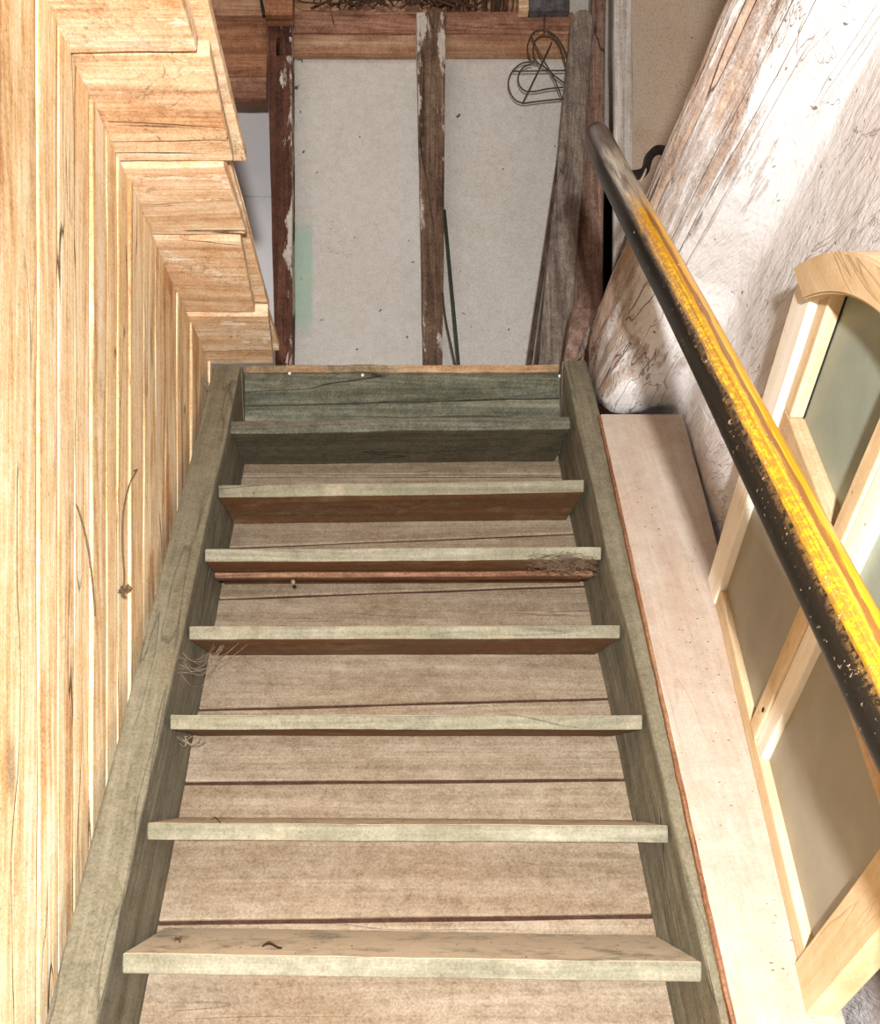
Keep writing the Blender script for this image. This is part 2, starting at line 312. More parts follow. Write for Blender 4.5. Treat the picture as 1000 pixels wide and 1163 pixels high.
def whitewash():
    s = NT('peeling_whitewash'); v = s.coord(island=False, shift=False)
    col = s.ramp(s.noise(v, (3, 2, 3), 1, 6, .6), [(.3, S(232, 226, 224)), (.6, S(248, 246, 247))])
    h0 = s.noise(v, (16, 4, 16), 1, 7, .65, .6)
    # where the height attribute 'edge' is high (the old timber edge) the wash has flaked off
    at = s.n('ShaderNodeAttribute', attribute_name='edge'); e = at.outputs['Fac']
    pn = s.noise(v, (9, 3.0, 9), 1, 8, .66, 1.0)
    fib = s.math('MULTIPLY', s.math('SUBTRACT', s.noise(v, (45, 2.2, 45), 1, 6, .7), .5), .45)
    bare = s.step(s.math('ADD', s.math('ADD', s.math('MULTIPLY', s.math('POWER', e, 2.0), .33), s.math('MULTIPLY', pn, .7)), s.math('MULTIPLY', fib, 1.5)), .53, .66)
    bw = s.ramp(s.noise(v, (60, 3, 60), 1, 6, .65), [(.3, S(120, 84, 60)), (.45, S(178, 142, 114)), (.6, S(212, 184, 158))])
    col = s.mix(s.math('MULTIPLY', bare, .8), col, bw)
    # greyer tone low on the wall
    at2 = s.n('ShaderNodeAttribute', attribute_name='low')
    dn = s.noise(v, (7, 5, 7), 1, 7, .7, .5)
    col = s.mix(s.math('MULTIPLY', at2.outputs['Fac'], s.step(dn, .25, .6)), col, S(206, 194, 188))
    c1 = s.noise(v, (13, 1.6, 13), 1, 4, .55, .8)
    c2 = s.noise(v, (5, 2.2, 5), 1, 6, .6, 1.6)
    cm = s.math('MULTIPLY', s.line(c1, .5, .006), s.step(s.noise(v, (4, 2, 4), 1, 2), .44, .54))
    cm2 = s.math('MULTIPLY', s.line(c2, .52, .005), s.step(s.noise(v, (3, 3, 3), 1, 3), .50, .58))
    c3 = s.noise(v, (22, .7, 22), 1, 3, .5, .2); cm3 = s.math('MULTIPLY', s.math('MULTIPLY', s.line(c3, .5, .010), s.step(e, .45, .8)), .85)
    cc = s.math('MAXIMUM', s.math('MAXIMUM', s.math('MULTIPLY', cm, .3), s.math('MULTIPLY', cm2, .4)), cm3)
    col = s.mix(cc, col, S(104, 72, 54))
    sk = s.noise(v, (48, 48, 48), 1, 2, .6); col = s.mix(s.math('MULTIPLY', s.step(sk, .71, .74), .8), col, S(96, 74, 58))
    hh = s.math('SUBTRACT', s.math('ADD', s.noise(v, (26, 9, 26), 1, 7, .65), s.math('MULTIPLY', h0, .8)), s.math('ADD', s.math('MULTIPLY', cc, .5), s.math('MULTIPLY', bare, .35)))
    return s.fin(col, .85, s.bump(hh, .9, .012), .2)
M['whitewash'] = whitewash()

def pole_mat():
    s = NT('worn_yellow_black_paint'); tc = s.n('ShaderNodeTexCoord'); sp = s.n('ShaderNodeSeparateXYZ'); s.l(tc.outputs['UV'], sp.inputs[0])
    u, v = sp.outputs[0], s.math('SUBTRACT', 1.0, sp.outputs[1])                 # u 0 top end .. 1 lower end ; v around
    o = tc.outputs['Object']
    st = s.n('ShaderNodeCombineXYZ'); s.l(s.math('MULTIPLY', u, 22.0), st.inputs[0]); s.l(s.math('MULTIPLY', v, 26.0), st.inputs[1])
    nz = s.noise(st.outputs[0], (1, 1, 1), 1, 7, .68, .4)
    fn = s.noise(o, (140, 140, 140), 1, 4, .7)
    st2 = s.n('ShaderNodeCombineXYZ'); s.l(s.math('MULTIPLY', u, 5.0), st2.inputs[0]); s.l(s.math('MULTIPLY', v, 60.0), st2.inputs[1])
    ln = s.noise(st2.outputs[0], (1, 1, 1), 1, 5, .6, .3)
    vv = s.math('ADD', v, s.math('MULTIPLY', s.math('SUBTRACT', nz, .5), .09))
    black = S(14, 12, 10)
    yellow = s.ramp(ln, [(.3, S(150, 96, 22)), (.48, S(208, 150, 24)), (.62, S(232, 184, 44)), (.75, S(238, 206, 110))])
    col = s.mix(s.step(vv, .480, .505), black, yellow)
    mixz = s.math('MULTIPLY', s.math('MULTIPLY', s.step(vv, .44, .47), s.step(vv, .62, .54)), s.step(fn, .44, .52))
    col = s.mix(s.math('MULTIPLY', mixz, .65), col, S(116, 84, 40))
    br = s.math('MULTIPLY', s.step(vv, .585, .597), s.step(vv, .640, .625)); col = s.mix(s.math('MULTIPLY', br, .85), col, S(108, 62, 34))
    dk = s.math('MULTIPLY', s.step(ln, .62, .68), s.step(vv, .48, .52)); col = s.mix(s.math('MULTIPLY', dk, .7), col, S(120, 74, 26))
    chip = s.step(s.math('ADD', fn, s.math('MULTIPLY', s.math('SUBTRACT', nz, .5), .5)), .66, .70); col = s.mix(s.math('MULTIPLY', chip, .7), col, S(214, 190, 150))
    # top third: yellow gone, dusty grey over black
    gz = s.math('MULTIPLY', s.step(s.math('ADD', u, s.math('MULTIPLY', s.math('SUBTRACT', nz, .5), .10)), .225, .165), 1.0)
    gcol = s.mix(s.step(vv, .45, .53), S(40, 36, 34), s.ramp(nz, [(.35, S(96, 86, 74)), (.5, S(168, 154, 136)), (.65, S(206, 196, 180))]))
    endz = s.step(u, .085, .05); gcol = s.mix(s.math('MULTIPLY', endz, .85), gcol, s.ramp(ln, [(.4, S(44, 38, 36)), (.65, S(120, 108, 98))]))
    col = s.mix(gz, col, gcol)
    h = s.math('ADD', s.math('MULTIPLY', nz, .6), s.math('MULTIPLY', fn, .3))
    m = s.fin(col, .38, s.bump(h, .35, .002), .5); return m
M['pole'] = pole_mat()

def glass_mat(name, tint, dusty):
    s = NT(name); v = s.coord(island=False)
    n1 = s.noise(v, (5, 5, 5), 1, 7, .7, .6)
    col = s.mix(s.step(n1, .35, .7), tint, tuple(min(1, c*1.25) for c in tint[:3])+(1,))
    s.val(s.b.inputs['Base Color'], col); s.b.inputs['Roughness'].default_value = .38; s.b.inputs['Specular IOR Level'].default_value = .35
    tr = s.n('ShaderNodeBsdfTransparent'); tr.inputs[0].default_value = (.80, .90, .84, 1)
    mx = s.n('ShaderNodeMixShader'); s.l(s.math('ADD', dusty, s.math('MULTIPLY', n1, .12)), mx.inputs[0])
    s.l(tr.outputs[0], mx.inputs[1]); s.l(s.b.outputs[0], mx.inputs[2]); s.l(mx.outputs[0], s.out.inputs[0]); return s.m
M['glass'] = glass_mat('dusty_glass', S(160, 150, 132), .62)
M['glass_green'] = glass_mat('dusty_greenish_glass', S(158, 164, 150), .62)
def plain(name, col, rough=.6, metal=0.0, spec=.3, var=.3, sc=60):
    s = NT(name); v = s.coord(island=False); n1 = s.noise(v, (sc,)*3, 1, 5, .6)
    c = s.mix(s.math('MULTIPLY', s.step(n1, .4, .65), var), col, tuple(min(1, x*1.8+.01) for x in col[:3])+(1,))
    s.b.inputs['Metallic'].default_value = metal; return s.fin(c, rough, s.bump(n1, .3, .001), spec)
M['wire'] = plain('dull_wire', S(84, 76, 66), .5, .6)
M['green_rod'] = plain('dark_green_rod', S(46, 62, 50), .5)
M['black_rubber'] = plain('black_rubber', S(22, 20, 20), .5)
M['twig'] = plain('dry_twigs', S(74, 54, 40), .9)
M['web'] = plain('dusty_cobweb', S(124, 108, 90), .95)
M['web_dark'] = plain('dark_cobweb', S(92, 74, 58), .95)
M['leafbit'] = plain('dry_leaf_bits', S(104, 74, 52), .9)
M['rust'] = plain('rusty_nail', S(96, 60, 40), .7, .4)
M['lime'] = plain('lime_crumb', S(224, 216, 204), .9)
M['void'] = plain('near_black', S(30, 26, 24), .9)  # on the rear wall this black stands in for deep attic shade
M['joint_brown'] = plain('joint_shade_brown', S(62, 38, 26), .9)  # tone of the shade between the back boards
M['stone'] = plain('mottled_stone', S(74, 72, 72), .8, var=1.0, sc=30)

# ================================================================== THE SETTING
FLOORZ = EYE+1.143                                    # upper floor surface
bm = bmesh.new(); box(bm, -1.6, 1.6, -2.2, 4.4, -.06, 0, n=4, bev=0, amp=0)
tag(link('floor', bm, M['concrete']), 'grey concrete lower floor at the foot of the stair', kind='structure')
bm = bmesh.new()
edges = [2.34, 2.56, 2.79, 3.0, 3.22, 3.44, 3.68, 3.9, 4.15, 4.4]
for a, b in zip(edges[:-1], edges[1:]): box(bm, -2.2, 2.0, a, b-.004, FLOORZ-.03, FLOORZ, n=6, bev=.003, amp=.0006)
tag(link('floor_upper', bm, M['board_brown']), 'boarded attic floor at the head of the stair', kind='structure')

# left wall: upright pine planks, each with its own thickness and a beaded edge
bm = bmesh.new()
XL = -.505; CEILZ = EYE+1.138
ed = [.46, .62, .78, .92, 1.067, 1.194, 1.265, 1.333, 1.405, 1.477, 1.535, 1.60, 1.69, 1.778, 1.865, 1.965, 2.087, 2.19, 2.29, 2.42, 2.55, 2.7]
for i, (a, b) in enumerate(zip(ed[:-1], ed[1:])):
    off = random.uniform(-.004, .004); tl = random.uniform(-.006, .004)
    x1 = XL+off; g = .0025
    wob = [0, random.uniform(-.003, .003), random.uniform(-.003, .003)]
    q0 = [Vector((x1, a+g+tl, 0)), Vector((x1, b-g+tl, 0)), Vector((x1-.024, b-g+tl, 0)), Vector((x1-.024, a+g+tl, 0))]
    q1 = [Vector((p.x, p.y-2*tl, CEILZ+.002)) for p in q0]
    hexa(bm, q0, q1, n=26, bev=.0035, amp=.0022, freq=3.0, m=3)
    if i % 7 == 3 and a > .7:                          # cover bead on every second joint
        q0 = [Vector((x1+.005, b-.007+tl, 0)), Vector((x1+.005, b+.004+tl, 0)), Vector((x1-.004, b+.004+tl, 0)), Vector((x1-.004, b-.007+tl, 0))]
        q1 = [Vector((p.x, p.y-2*tl, CEILZ+.001)) for p in q0]
        hexa(bm, q0, q1, n=20, bev=.0025, amp=.0018, freq=4)
box(bm, XL-.06, XL-.030, .46, 2.7, 0, CEILZ, n=2, bev=0, amp=0)
tag(link('wall_left', bm, M['pine_wall']), 'left wall of upright raw pine planks', kind='structure')

# boards over the left wall, seen from below, jagged ends over the stair
bm = bmesh.new()
cb = [(.505, .75, -.30), (.755, 1.0, -.31),
      (1.005, 1.318, -.312), (1.325, 1.555, -.296), (1.561, 1.775, -.316), (1.781, 2.055, -.336), (2.062, 2.30, -.322)]
for i, (a, b, xr) in enumerate(cb):
    dz = -.012 if i == 2 else (.004*(i % 2))
    skew = random.uniform(-.012, .012)
    z0, z1 = CEILZ+dz, CEILZ+.030
    q0 = [Vector((-1.9, a, z0)), Vector((-1.9, b, z0)), Vector((-1.9, b, z1)), Vector((-1.9, a, z1))]
    q1 = [Vector((xr+skew, a, z0)), Vector((xr-skew, b, z0+(.010 if i in (2, 4) else 0))), Vector((xr-skew, b, z1)), Vector((xr+skew, a, z1))]
    hexa(bm, q0, q1, n=40, bev=.003, amp=.0035, freq=5, m=4)
ce = [(.505, .95, -.275), (.95, 1.6, -.283), (1.6, 2.1, -.315), (2.1, 2.30, -.318)]
for a, b, xr in ce:
    box(bm, -1.9, xr, a, b-.003, CEILZ+.034, CEILZ+.055, axis='X', n=14, bev=.002, amp=.003, freq=9, m=4)
tag(link('ceiling', bm, M['pine_ceiling']), 'rough pine boards of the upper floor, seen from below', kind='structure')

# right wall: whitewashed, leaning in under the old timber edge, lumpy at its far end
def wall_right():
    st = []                                            # (Z, polyline of (X, z, edge, low))
    def prof(Z, foot, Cp, D, B, top=1.17):
        return (Z, [(foot[0]+.0, -1.6, 0, 1), (foot[0], foot[1], 0, .9), ((foot[0]+Cp[0])/2+.002, (foot[1]+Cp[1])/2, 0, .45), (Cp[0], Cp[1]-.05, .05, .1), (Cp[0]-.02, Cp[1]+.03, .25, 0), (D[0], D[1], .6, 0), (B[0]+.006, B[1]-.02, 1, 0), (B[0], B[1]+.02, 1, 0), (B[0]+.03, top, 1, 0), (1.7, top+.01, 1, 0)])
    def X(Z): return .537+.0833*Z+.028
    for Z in (.42, .8, 1.2, 1.5, 1.75):
        f = -.255+(Z-1.242)*1.324
        x = X(Z); c = .985-.012*max(0, Z-1.2)
        st.append(prof(Z, (x, max(f, -1.4)), (x, c), (.5*(x+.488), .5*(c+1.14)-.012), (.488, 1.14)))
    st.append(prof(1.92, (.70, .64), (.70, .945), (.565, 1.015), (.487, 1.14)))
    st.append(prof(2.06, (.715, .80), (.715, .93), (.548, .965), (.492, 1.14)))
    st.append(prof(2.15, (.72, .92), (.72, .925), (.545, .945), (.502, 1.14)))
    st.append(prof(2.20, (.72, .93), (.71, .955), (.542, .975), (.512, 1.145)))
    st.append(prof(2.34, (.72, 1.02), (.70, 1.03), (.548, 1.045), (.528, 1.145)))
    st.append(prof(2.46, (.72, 1.12), (.70, 1.13), (.56, 1.13), (.55, 1.15)))
    # resample across the profile
    K = 66
    def res(pl):
        P2 = smooth_path([Vector((p[0], p[1], 0)) for p in pl[:-2]], 4)[:-1]
        for q0_, q1_ in zip(pl[-3:-1], pl[-2:]):
            for j in range(4): P2.append(Vector((q0_[0]+(q1_[0]-q0_[0])*j/4, q0_[1]+(q1_[1]-q0_[1])*j/4, 0)))
        P2.append(Vector((pl[-1][0], pl[-1][1], 0)))
        A2 = []
        for i in range(len(pl)-1):
            for j in range(4):
                t = j/4; A2.append((pl[i][2]*(1-t)+pl[i+1][2]*t, pl[i][3]*(1-t)+pl[i+1][3]*t))
        A2.append((pl[-1][2], pl[-1][3]))
        out = []
        wts = [0, 5, 7, 7, 8, 12, 12, 4, 6, 5]         # samples per segment (denser where seen)
        for i in range(len(pl)-1):
            n = wts[i+1] if i+1 < len(wts) else 4
            for j in range(n):
                t = 4*i+4*j/n; a = int(t); f = t-a; b = min(a+1, len(P2)-1)
                out.append((P2[a].lerp(P2[b], f), A2[a][0]*(1-f)+A2[b][0]*f, A2[a][1]*(1-f)+A2[b][1]*f))
        out.append((P2[-1], A2[-1][0], A2[-1][1])); return out
    R = [(Z, res(pl)) for Z, pl in st]
    bm = bmesh.new(); le = bm.verts.layers.float.new('edge'); lo = bm.verts.layers.float.new('low'); rows = []
    for i in range(len(R)-1):
        Za, A = R[i]; Zb, B = R[i+1]; n = max(2, int((Zb-Za)/(.016 if Za > .7 else .08)))
        for j in range(n if i < len(R)-2 else n+1):
            t = j/n; row = []
            for a, b in zip(A, B):
                p = a[0].lerp(b[0], t); Z = Za+(Zb-Za)*t; e = a[1]*(1-t)+b[1]*t; lw = a[2]*(1-t)+b[2]*t
                co = Vector((p.x, Z, EYE+p.y)); k = .25+.75*e + (.5 if Z > 1.8 else 0)
                nn = noise.noise_vector(Vector((co.x*4, co.y*2.2, co.z*4)))*.010*k+noise.noise_vector(Vector((co.x*18, co.y*5, co.z*18)))*.0045*k+noise.noise_vector(co*45)*.0012
                rg = noise.noise(Vector((co.x*40, co.y*2.0, co.z*40)))*.004*e
                v = bm.verts.new(co+nn+Vector((rg, 0, rg))); v[le] = min(1, e+(.25 if Z > 1.95 else 0)); v[lo] = lw; row.append(v)
            rows.append(row)
    for a, b in zip(rows[:-1], rows[1:]):
        for j in range(len(a)-1): bm.faces.new((a[j], a[j+1], b[j+1], b[j]))
    # close the far end and give the wall a body
    bm.faces.new(rows[-1])
    return link('wall_right', bm, M['whitewash'], smooth=True)
tag(wall_right(), 'whitewashed right wall with flaking timber edge overhead', kind='structure')

# attic walls and roof
bm = bmesh.new()
a, b = P(331, 0, 3.3), P(487, 0, 3.3)
box(bm, a.x, b.x, 3.30, 3.36, FLOORZ, P(0, 56, 3.3).z, axis='Z', n=8, bev=.002, amp=.0)
tag(link('wall_attic', bm, M['panel_green']), 'rough white attic wall panel with a faded green patch', kind='structure')
bm = bmesh.new(); a, b = P(490, 0, 3.3), P(684, 0, 3.3)
box(bm, a.x, b.x, 3.30, 3.36, FLOORZ, P(0, 56, 3.3).z, axis='Z', n=8, bev=.002, amp=.0)
tag(link('wall_attic_centre', bm, M['panel']), 'rough white attic wall panel between post and leaning planks', kind='structure')
bm = bmesh.new(); a, b = P(600, 0, 3.6), P(700, 0, 3.6)
box(bm, a.x, b.x, 3.60, 3.64, FLOORZ+1.5, P(0, -60, 3.6).z, axis='Z', n=4, bev=0, amp=0)
tag(link('wall_attic_upper', bm, M['panel']), 'white wall patch above the beam beside the leaning planks', kind='structure')
bm = bmesh.new(); a = P(330, 0, 3.7)
zs = P(0, 223, 3.7).z
box(bm, -1.9, a.x, 3.70, 3.76, FLOORZ, zs-.002, axis='Z', n=2, bev=.002, amp=0)
box(bm, -1.9, a.x, 3.70, 3.76, zs+.002, P(0, 90, 3.7).z, axis='Z', n=2, bev=.002, amp=0)
tag(link('wall_attic_left', bm, M['panel_smooth']), 'smooth pale attic wall panel behind the left boards', kind='structure')
bm = bmesh.new(); a = P(717, 0, 3.3)
box(bm, a.x, 1.95, 3.30, 3.45, FLOORZ, EYE+3.5, axis='Z', n=4, bev=0, amp=0)
tag(link('wall_attic_right', bm, M['plaster_attic']), 'plastered attic wall to the right of the white post', kind='structure')
bm = bmesh.new(); box(bm, -2.2, 2.0, 4.3, 4.4, FLOORZ, EYE+3.6, axis='Z', n=2, bev=0, amp=0)
tag(link('wall_back', bm, M['void']), 'rear wall of the attic, coloured near black for the shade there', kind='structure')
bm = bmesh.new(); box(bm, -2.2, -2.1, -1.2, 4.3, FLOORZ+.03, EYE+3.6, axis='Z', n=2, bev=0, amp=0)
tag(link('wall_attic_side', bm, M['board_brown']), 'boarded side wall of the attic', kind='structure')
bm = bmesh.new(); box(bm, 1.95, 2.05, -1.2, 4.3, EYE+1.2, EYE+3.6, axis='Z', n=2, bev=0, amp=0)
tag(link('wall_attic_far_right', bm, M['plaster_attic']), 'plastered side wall of the attic', kind='structure')
bm = bmesh.new(); box(bm, -2.2, 2.05, -1.2, 4.4, EYE+3.6, EYE+3.66, axis='X', n=2, bev=0, amp=0)
tag(link('ceiling_attic', bm, M['board_brown']), 'boarded attic ceiling', kind='structure')

# ================================================================== STAIRCASE
stair = thing('staircase', 'steep grey-green wooden staircase between pine wall and whitewashed wall', 'staircase', (0.02, .2, 0))
def stringer(X0, X1, ztop):
    def yz(s, h): p = SP(0, s, h); return p
    hf, hb = .012, -.205
    def at_z(h, z): s = (z-(EYE-.255+h*CT))/ST; return SP(0, s, h)
    fb, ft = at_z(hf, 0.0), at_z(hf, ztop); bb, bt = at_z(hb, 0.0), at_z(hb, ztop-.20)
    rows = []; n = 60; bm = bmesh.new()
    q0 = [Vector((X0, fb.y, 0)), Vector((X1, fb.y, 0)), Vector((X1, bb.y, 0)), Vector((X0, bb.y, 0))]
    q1 = [Vector((X0, ft.y, ztop)), Vector((X1, ft.y, ztop)), Vector((X1, 2.338, ztop-.16)), Vector((X0, 2.338, ztop-.16))]
    sb = (2.338-1.242+hb*ST)/CT; pb_ = SP(0, sb, hb)
    q1 = [Vector((X0, ft.y, ztop)), Vector((X1, ft.y, ztop)), Vector((X1, 2.338, pb_.z)), Vector((X0, 2.338, pb_.z))]
    hexa(bm, q0, q1, n=n, bev=.005, amp=.003, freq=4, m=3)
    q2 = [Vector((X0, 2.338, pb_.z)), Vector((X0, 2.330, pb_.z)), Vector((X1, 2.330, pb_.z)), Vector((X1, 2.338, pb_.z))]
    q3 = [Vector((X0, 2.338, ztop-.001)), Vector((X0, ft.y+.004, ztop-.001)), Vector((X1, ft.y+.004, ztop-.001)), Vector((X1, 2.338, ztop-.001))]
    hexa(bm, q2, q3, n=8, bev=0, amp=.001, freq=4, m=1)
    return bm
b = link('stringer', stringer(-.487, -.4145, EYE+1.118), M['stringer'], stair)
b2 = link('stringer', stringer(.4495, .512, EYE+1.135), M['stringer'], stair)
TR = [(657, 139, 797, 1083, 1093, .030), (593, 167, 760, 934, 938, .028), (537, 193, 730, 812, 812, .0265), (490, 215, 705, 711, 710, .0265),
      (450, 233, 683, 623.5, 621, .028), (416, 248, 664, 551, 545, .029), (386, 261, 648, 479, 473, .036)]
def tread(i, X0, X1, Y, z0, z1, th, mat, n=30):
    bm = bmesh.new(); d = .224 + (.003)
    if i == 6:
        pr_ = [(0, -th), (0, -.016), (.012, 0), (d, 0), (d, -th)]
        z0 += .006; z1 += .006
    else: pr_ = [(0, -th), (0, 0), (d, 0), (d, -th)]
    a = [Vector((X0, Y+y_, z0+z_)) for y_, z_ in pr_]; b = [Vector((X1, Y+y_, z1+z_)) for y_, z_ in pr_]
    hexa(bm, a, b, n=n, bev=.0025, amp=.0016 if i < 6 else .003, freq=6)
    t = link('tread', bm, mat, stair); return t
tread_tops = []
for i, (w_, xl, xr, yl, yr, th) in enumerate(TR):
    Z = 816.0/w_; pl, pr = P(xl, yl, Z), P(xr, yr, Z)
    tread(i, pl.x, pr.x, Z, pl.z, pr.z, th, M['tread_green'] if i == 6 else M['tread'])
    tread_tops.append((pl, pr, Z))
for k in range(1, 7):                                  # the lower flight, below the frame
    z = EYE-.255-.1925*k; Y = 1.242-.1454*k
    if z > .05: tread(0, -.4155, .4505, Y, z, z, .03, M['tread'], n=8)
# pale raw edge of tread battens
bm = bmesh.new(); Z = 816/433.0
p, q = P(243, 650, Z), P(674, 648, Z); hexa(bm, [p, p+Vector((0, .03, 0)), p+Vector((0, .03, -.012)), p+Vector((0, 0, -.012))], [q, q+Vector((0, .03, 0)), q+Vector((0, .03, -.012)), q+Vector((0, 0, -.012))], n=20, bev=.003, amp=.001)
tag(link('batten', bm, M['batten'], stair), 'thin brown batten under the fifth tread')
# boards behind the treads, nailed along the slope, their joints running a little askew
HB = -.181
joints = [(-2.1, -2.1), (-1.7, -1.7), (-1.35, -1.36), (-1.0, -1.0), (-.66, -.65), (-.36, -.36), (S_at(1048, HB), S_at(1040, HB)), (S_at(889, HB), S_at(885, HB)), (S_at(806, HB), S_at(793, HB)), (S_at(680, HB), S_at(665, HB)), (S_at(622, HB), S_at(606, HB)), (S_at(541, HB), S_at(541, HB)), (1.50, 1.50), (1.60, 1.60)]
for (a0, a1), (b0, b1) in zip(joints[:-1], joints[1:]):
    bm = bmesh.new(); g = .0052
    q0 = [SP(-.4165, a0+g, HB), SP(-.4165, b0-g, HB), SP(-.4165, b0-g, HB-.02), SP(-.4165, a0+g, HB-.02)]
    q1 = [SP(.4515, a1+g, HB), SP(.4515, b1-g, HB), SP(.4515, b1-g, HB-.02), SP(.4515, a1+g, HB-.02)]
    if min(p.z for p in q0+q1) < .02: bm.free(); continue
    hexa(bm, q0, q1, n=24, bev=.0015, amp=.0015, freq=5, m=3)
    link('back_board', bm, M['backing'], stair)
bm = bmesh.new()  # added sheet, its dark colour gives the joints their shade
q0 = [SP(-.4165, -1.6, HB-.005), SP(-.4165, 1.56, HB-.005), SP(-.4165, 1.56, HB-.018), SP(-.4165, -1.6, HB-.018)]
hexa(bm, q0, [Vector((.4515, p.y, p.z)) for p in q0], n=2, bev=0, amp=0, m=1)
tag(link('joint_shade_sheet', bm, M['joint_brown'], stair), 'added dark sheet standing for the shade in the back board joints')
# top riser and landing nosing
Zr = 2.318
bm = bmesh.new(); zb = tread_tops[6][1].z-.01
zt = P(0, 424, Zr).z; zc0, zc1 = P(0, 461, Zr).z, P(0, 452, Zr).z
q0 = [Vector((-.4155, Zr, zb)), Vector((-.4155, Zr, zc0-.0015)), Vector((-.4155, Zr+.022, zc0-.0015)), Vector((-.4155, Zr+.022, zb))]
q1 = [Vector((.4505, Zr, zb)), Vector((.4505, Zr, zc1-.0015)), Vector((.4505, Zr+.022, zc1-.0015)), Vector((.4505, Zr+.022, zb))]
hexa(bm, q0, q1, n=40, bev=.002, amp=.0018, freq=8, m=3)
q0 = [Vector((-.4155, Zr, zc0+.0015)), Vector((-.4155, Zr, zt)), Vector((-.4155, Zr+.022, zt)), Vector((-.4155, Zr+.022, zc0+.0015))]
q1 = [Vector((.4505, Zr, zc1+.0015)), Vector((.4505, Zr, zt)), Vector((.4505, Zr+.022, zt)), Vector((.4505, Zr+.022, zc1+.0015))]
hexa(bm, q0, q1, n=40, bev=.002, amp=.0018, freq=8, m=3)
tag(link('riser', bm, M['riser'], stair), 'dark green cracked top riser')
bm = bmesh.new()
box(bm, -.414, .447, Zr-.006, Zr+.024, zt+.001, FLOORZ-.001, axis='X', n=70, bev=.004, amp=.0035, freq=11, m=3)
tag(link('landing_nosing', bm, M['nosing'], stair), 'worn bare-wood nosing at the stair head')
for px, py in ((636-450, 427), (274-450, 434), (276-450, 476), (329-450, 424), (412-450, 426)):
    bm = bmesh.new(); bmesh.ops.create_uvsphere(bm, u_segments=10, v_segments=6, radius=.0042)
    bm.transform(Matrix.Translation(P(px+450, py, Zr-.004)) @ Matrix.Diagonal((1, .5, 1, 1)))
    link('nail_head', bm, M['lime'], stair, True)

# ================================================================== LEDGE BOARD beside the stair
def ledge():
    bm = bmesh.new(); h = .022
    s1 = S_at(470, h); s0 = S_at(1163, h)
    def X(px, s): p = SP(0, s, h); return (px-450)/F*p.y
    xl1, xl0 = X(682.5, s1), X(837, s0); xr1, xr0 = .712, X(945, s0)+.02
    k = 1.55; sb = s1+(s0-s1)*k                        # carried on down below the frame
    xlb, xrb = xl1+(xl0-xl1)*k, xr1+(xr0-xr1)*k
    q1 = [SP(xl1, s1, h), SP(xr1, s1, h), SP(xr1, s1, h-.024), SP(xl1, s1, h-.024)]
    q0 = [SP(xlb, sb, h), SP(xrb, sb, h), SP(xrb, sb, h-.024), SP(xlb, sb, h-.024)]
    hexa(bm, q0, q1, n=70, bev=.003, amp=.0012, freq=6, m=3)
    o = link('sloping_board', bm, M['ledge']); return recentre(o), (xl0, xl1, s0, s1, xlb, sb)
lo_, LI = ledge()
root = thing('sloping_side_board', 'wide beige painted board sloping beside the stair under the arched window', 'board', (0.6, 1.0, .5))
lo_.parent = root; lo_.matrix_parent_inverse = Matrix.Translation(-root.location); lo_.name = 'board'
bm = bmesh.new(); h = .021
q0 = [SP(LI[4]-.006, LI[5], h), SP(LI[4]+.001, LI[5], h), SP(LI[4]+.001, LI[5], h-.02), SP(LI[4]-.006, LI[5], h-.02)]
q1 = [SP(LI[1]-.006, LI[3], h), SP(LI[1]+.001, LI[3], h), SP(LI[1]+.001, LI[3], h-.02), SP(LI[1]-.006, LI[3], h-.02)]
hexa(bm, q0, q1, n=90, bev=.0012, amp=.0014, freq=30)
tag(link('raw_edge', bm, M['red_edge'], root), 'raw orange-brown edge of the board')

# ================================================================== HANDRAIL
pa, pb = Vector((.3896, 1.65, EYE+1.266)), Vector((.451, .85, EYE+.1665))
dr = (pb-pa); pe = pa+dr*1.5; n = 90
bm = bmesh.new(); mid = (pa+pb)/2; camv = (Vector((0, 0, EYE))-mid); ax = dr.normalized(); e1 = camv-ax*camv.dot(ax); e1.normalize()
# v = .5 faces the viewer's side, so start the seam on the hidden side
pts = []; rad = []
for i in range(n+1):
    t = i/n; p = pa.lerp(pe, t); pts.append(p+noise.noise_vector(p*1.6)*.004); r = .0252+.0078*t+noise.noise(p*6)*.0007
    rad.append(r*(.80 if i == 0 else (.96 if i == 1 else 1)))
root = thing('handrail', 'worn yellow and black painted round handrail pole above the stair', 'handrail', (0.47, .5, EYE-.8))
uvflag = True; tube(bm, pts, rad, 28, uvl=True, e1=-e1)
pole = link('pole', bm, M['pole'], root, True)
SIDE = ax.cross(-e1)
# bracket arc near the top and iron stay lower down
bm = bmesh.new()
arc = smooth_path([pa+dr*.14+Vector((.015, 0, -.01)), P(731, 196, 1.62), P(738, 178, 1.66), P(750, 170, 1.7), P(768, 180, 1.75)], 6)
tube(bm, arc, .0085, 8); link('bracket', bm, M['black_rubber'], root, True)
bm = bmesh.new(); p = pa+dr*1.42
tube(bm, [p, p+Vector((.06, 0, -.05)), p+Vector((.11, 0, -.05))], .009, 8); link('bracket', bm, M['black_rubber'], root, True)
bm = bmesh.new(); p0 = P(727, 207, 1.54); tube(bm, smooth_path([p0, P(732, 198, 1.53), P(734, 192, 1.54)], 4), .0022, 6)
link('hook', bm, M['web'], root, True)

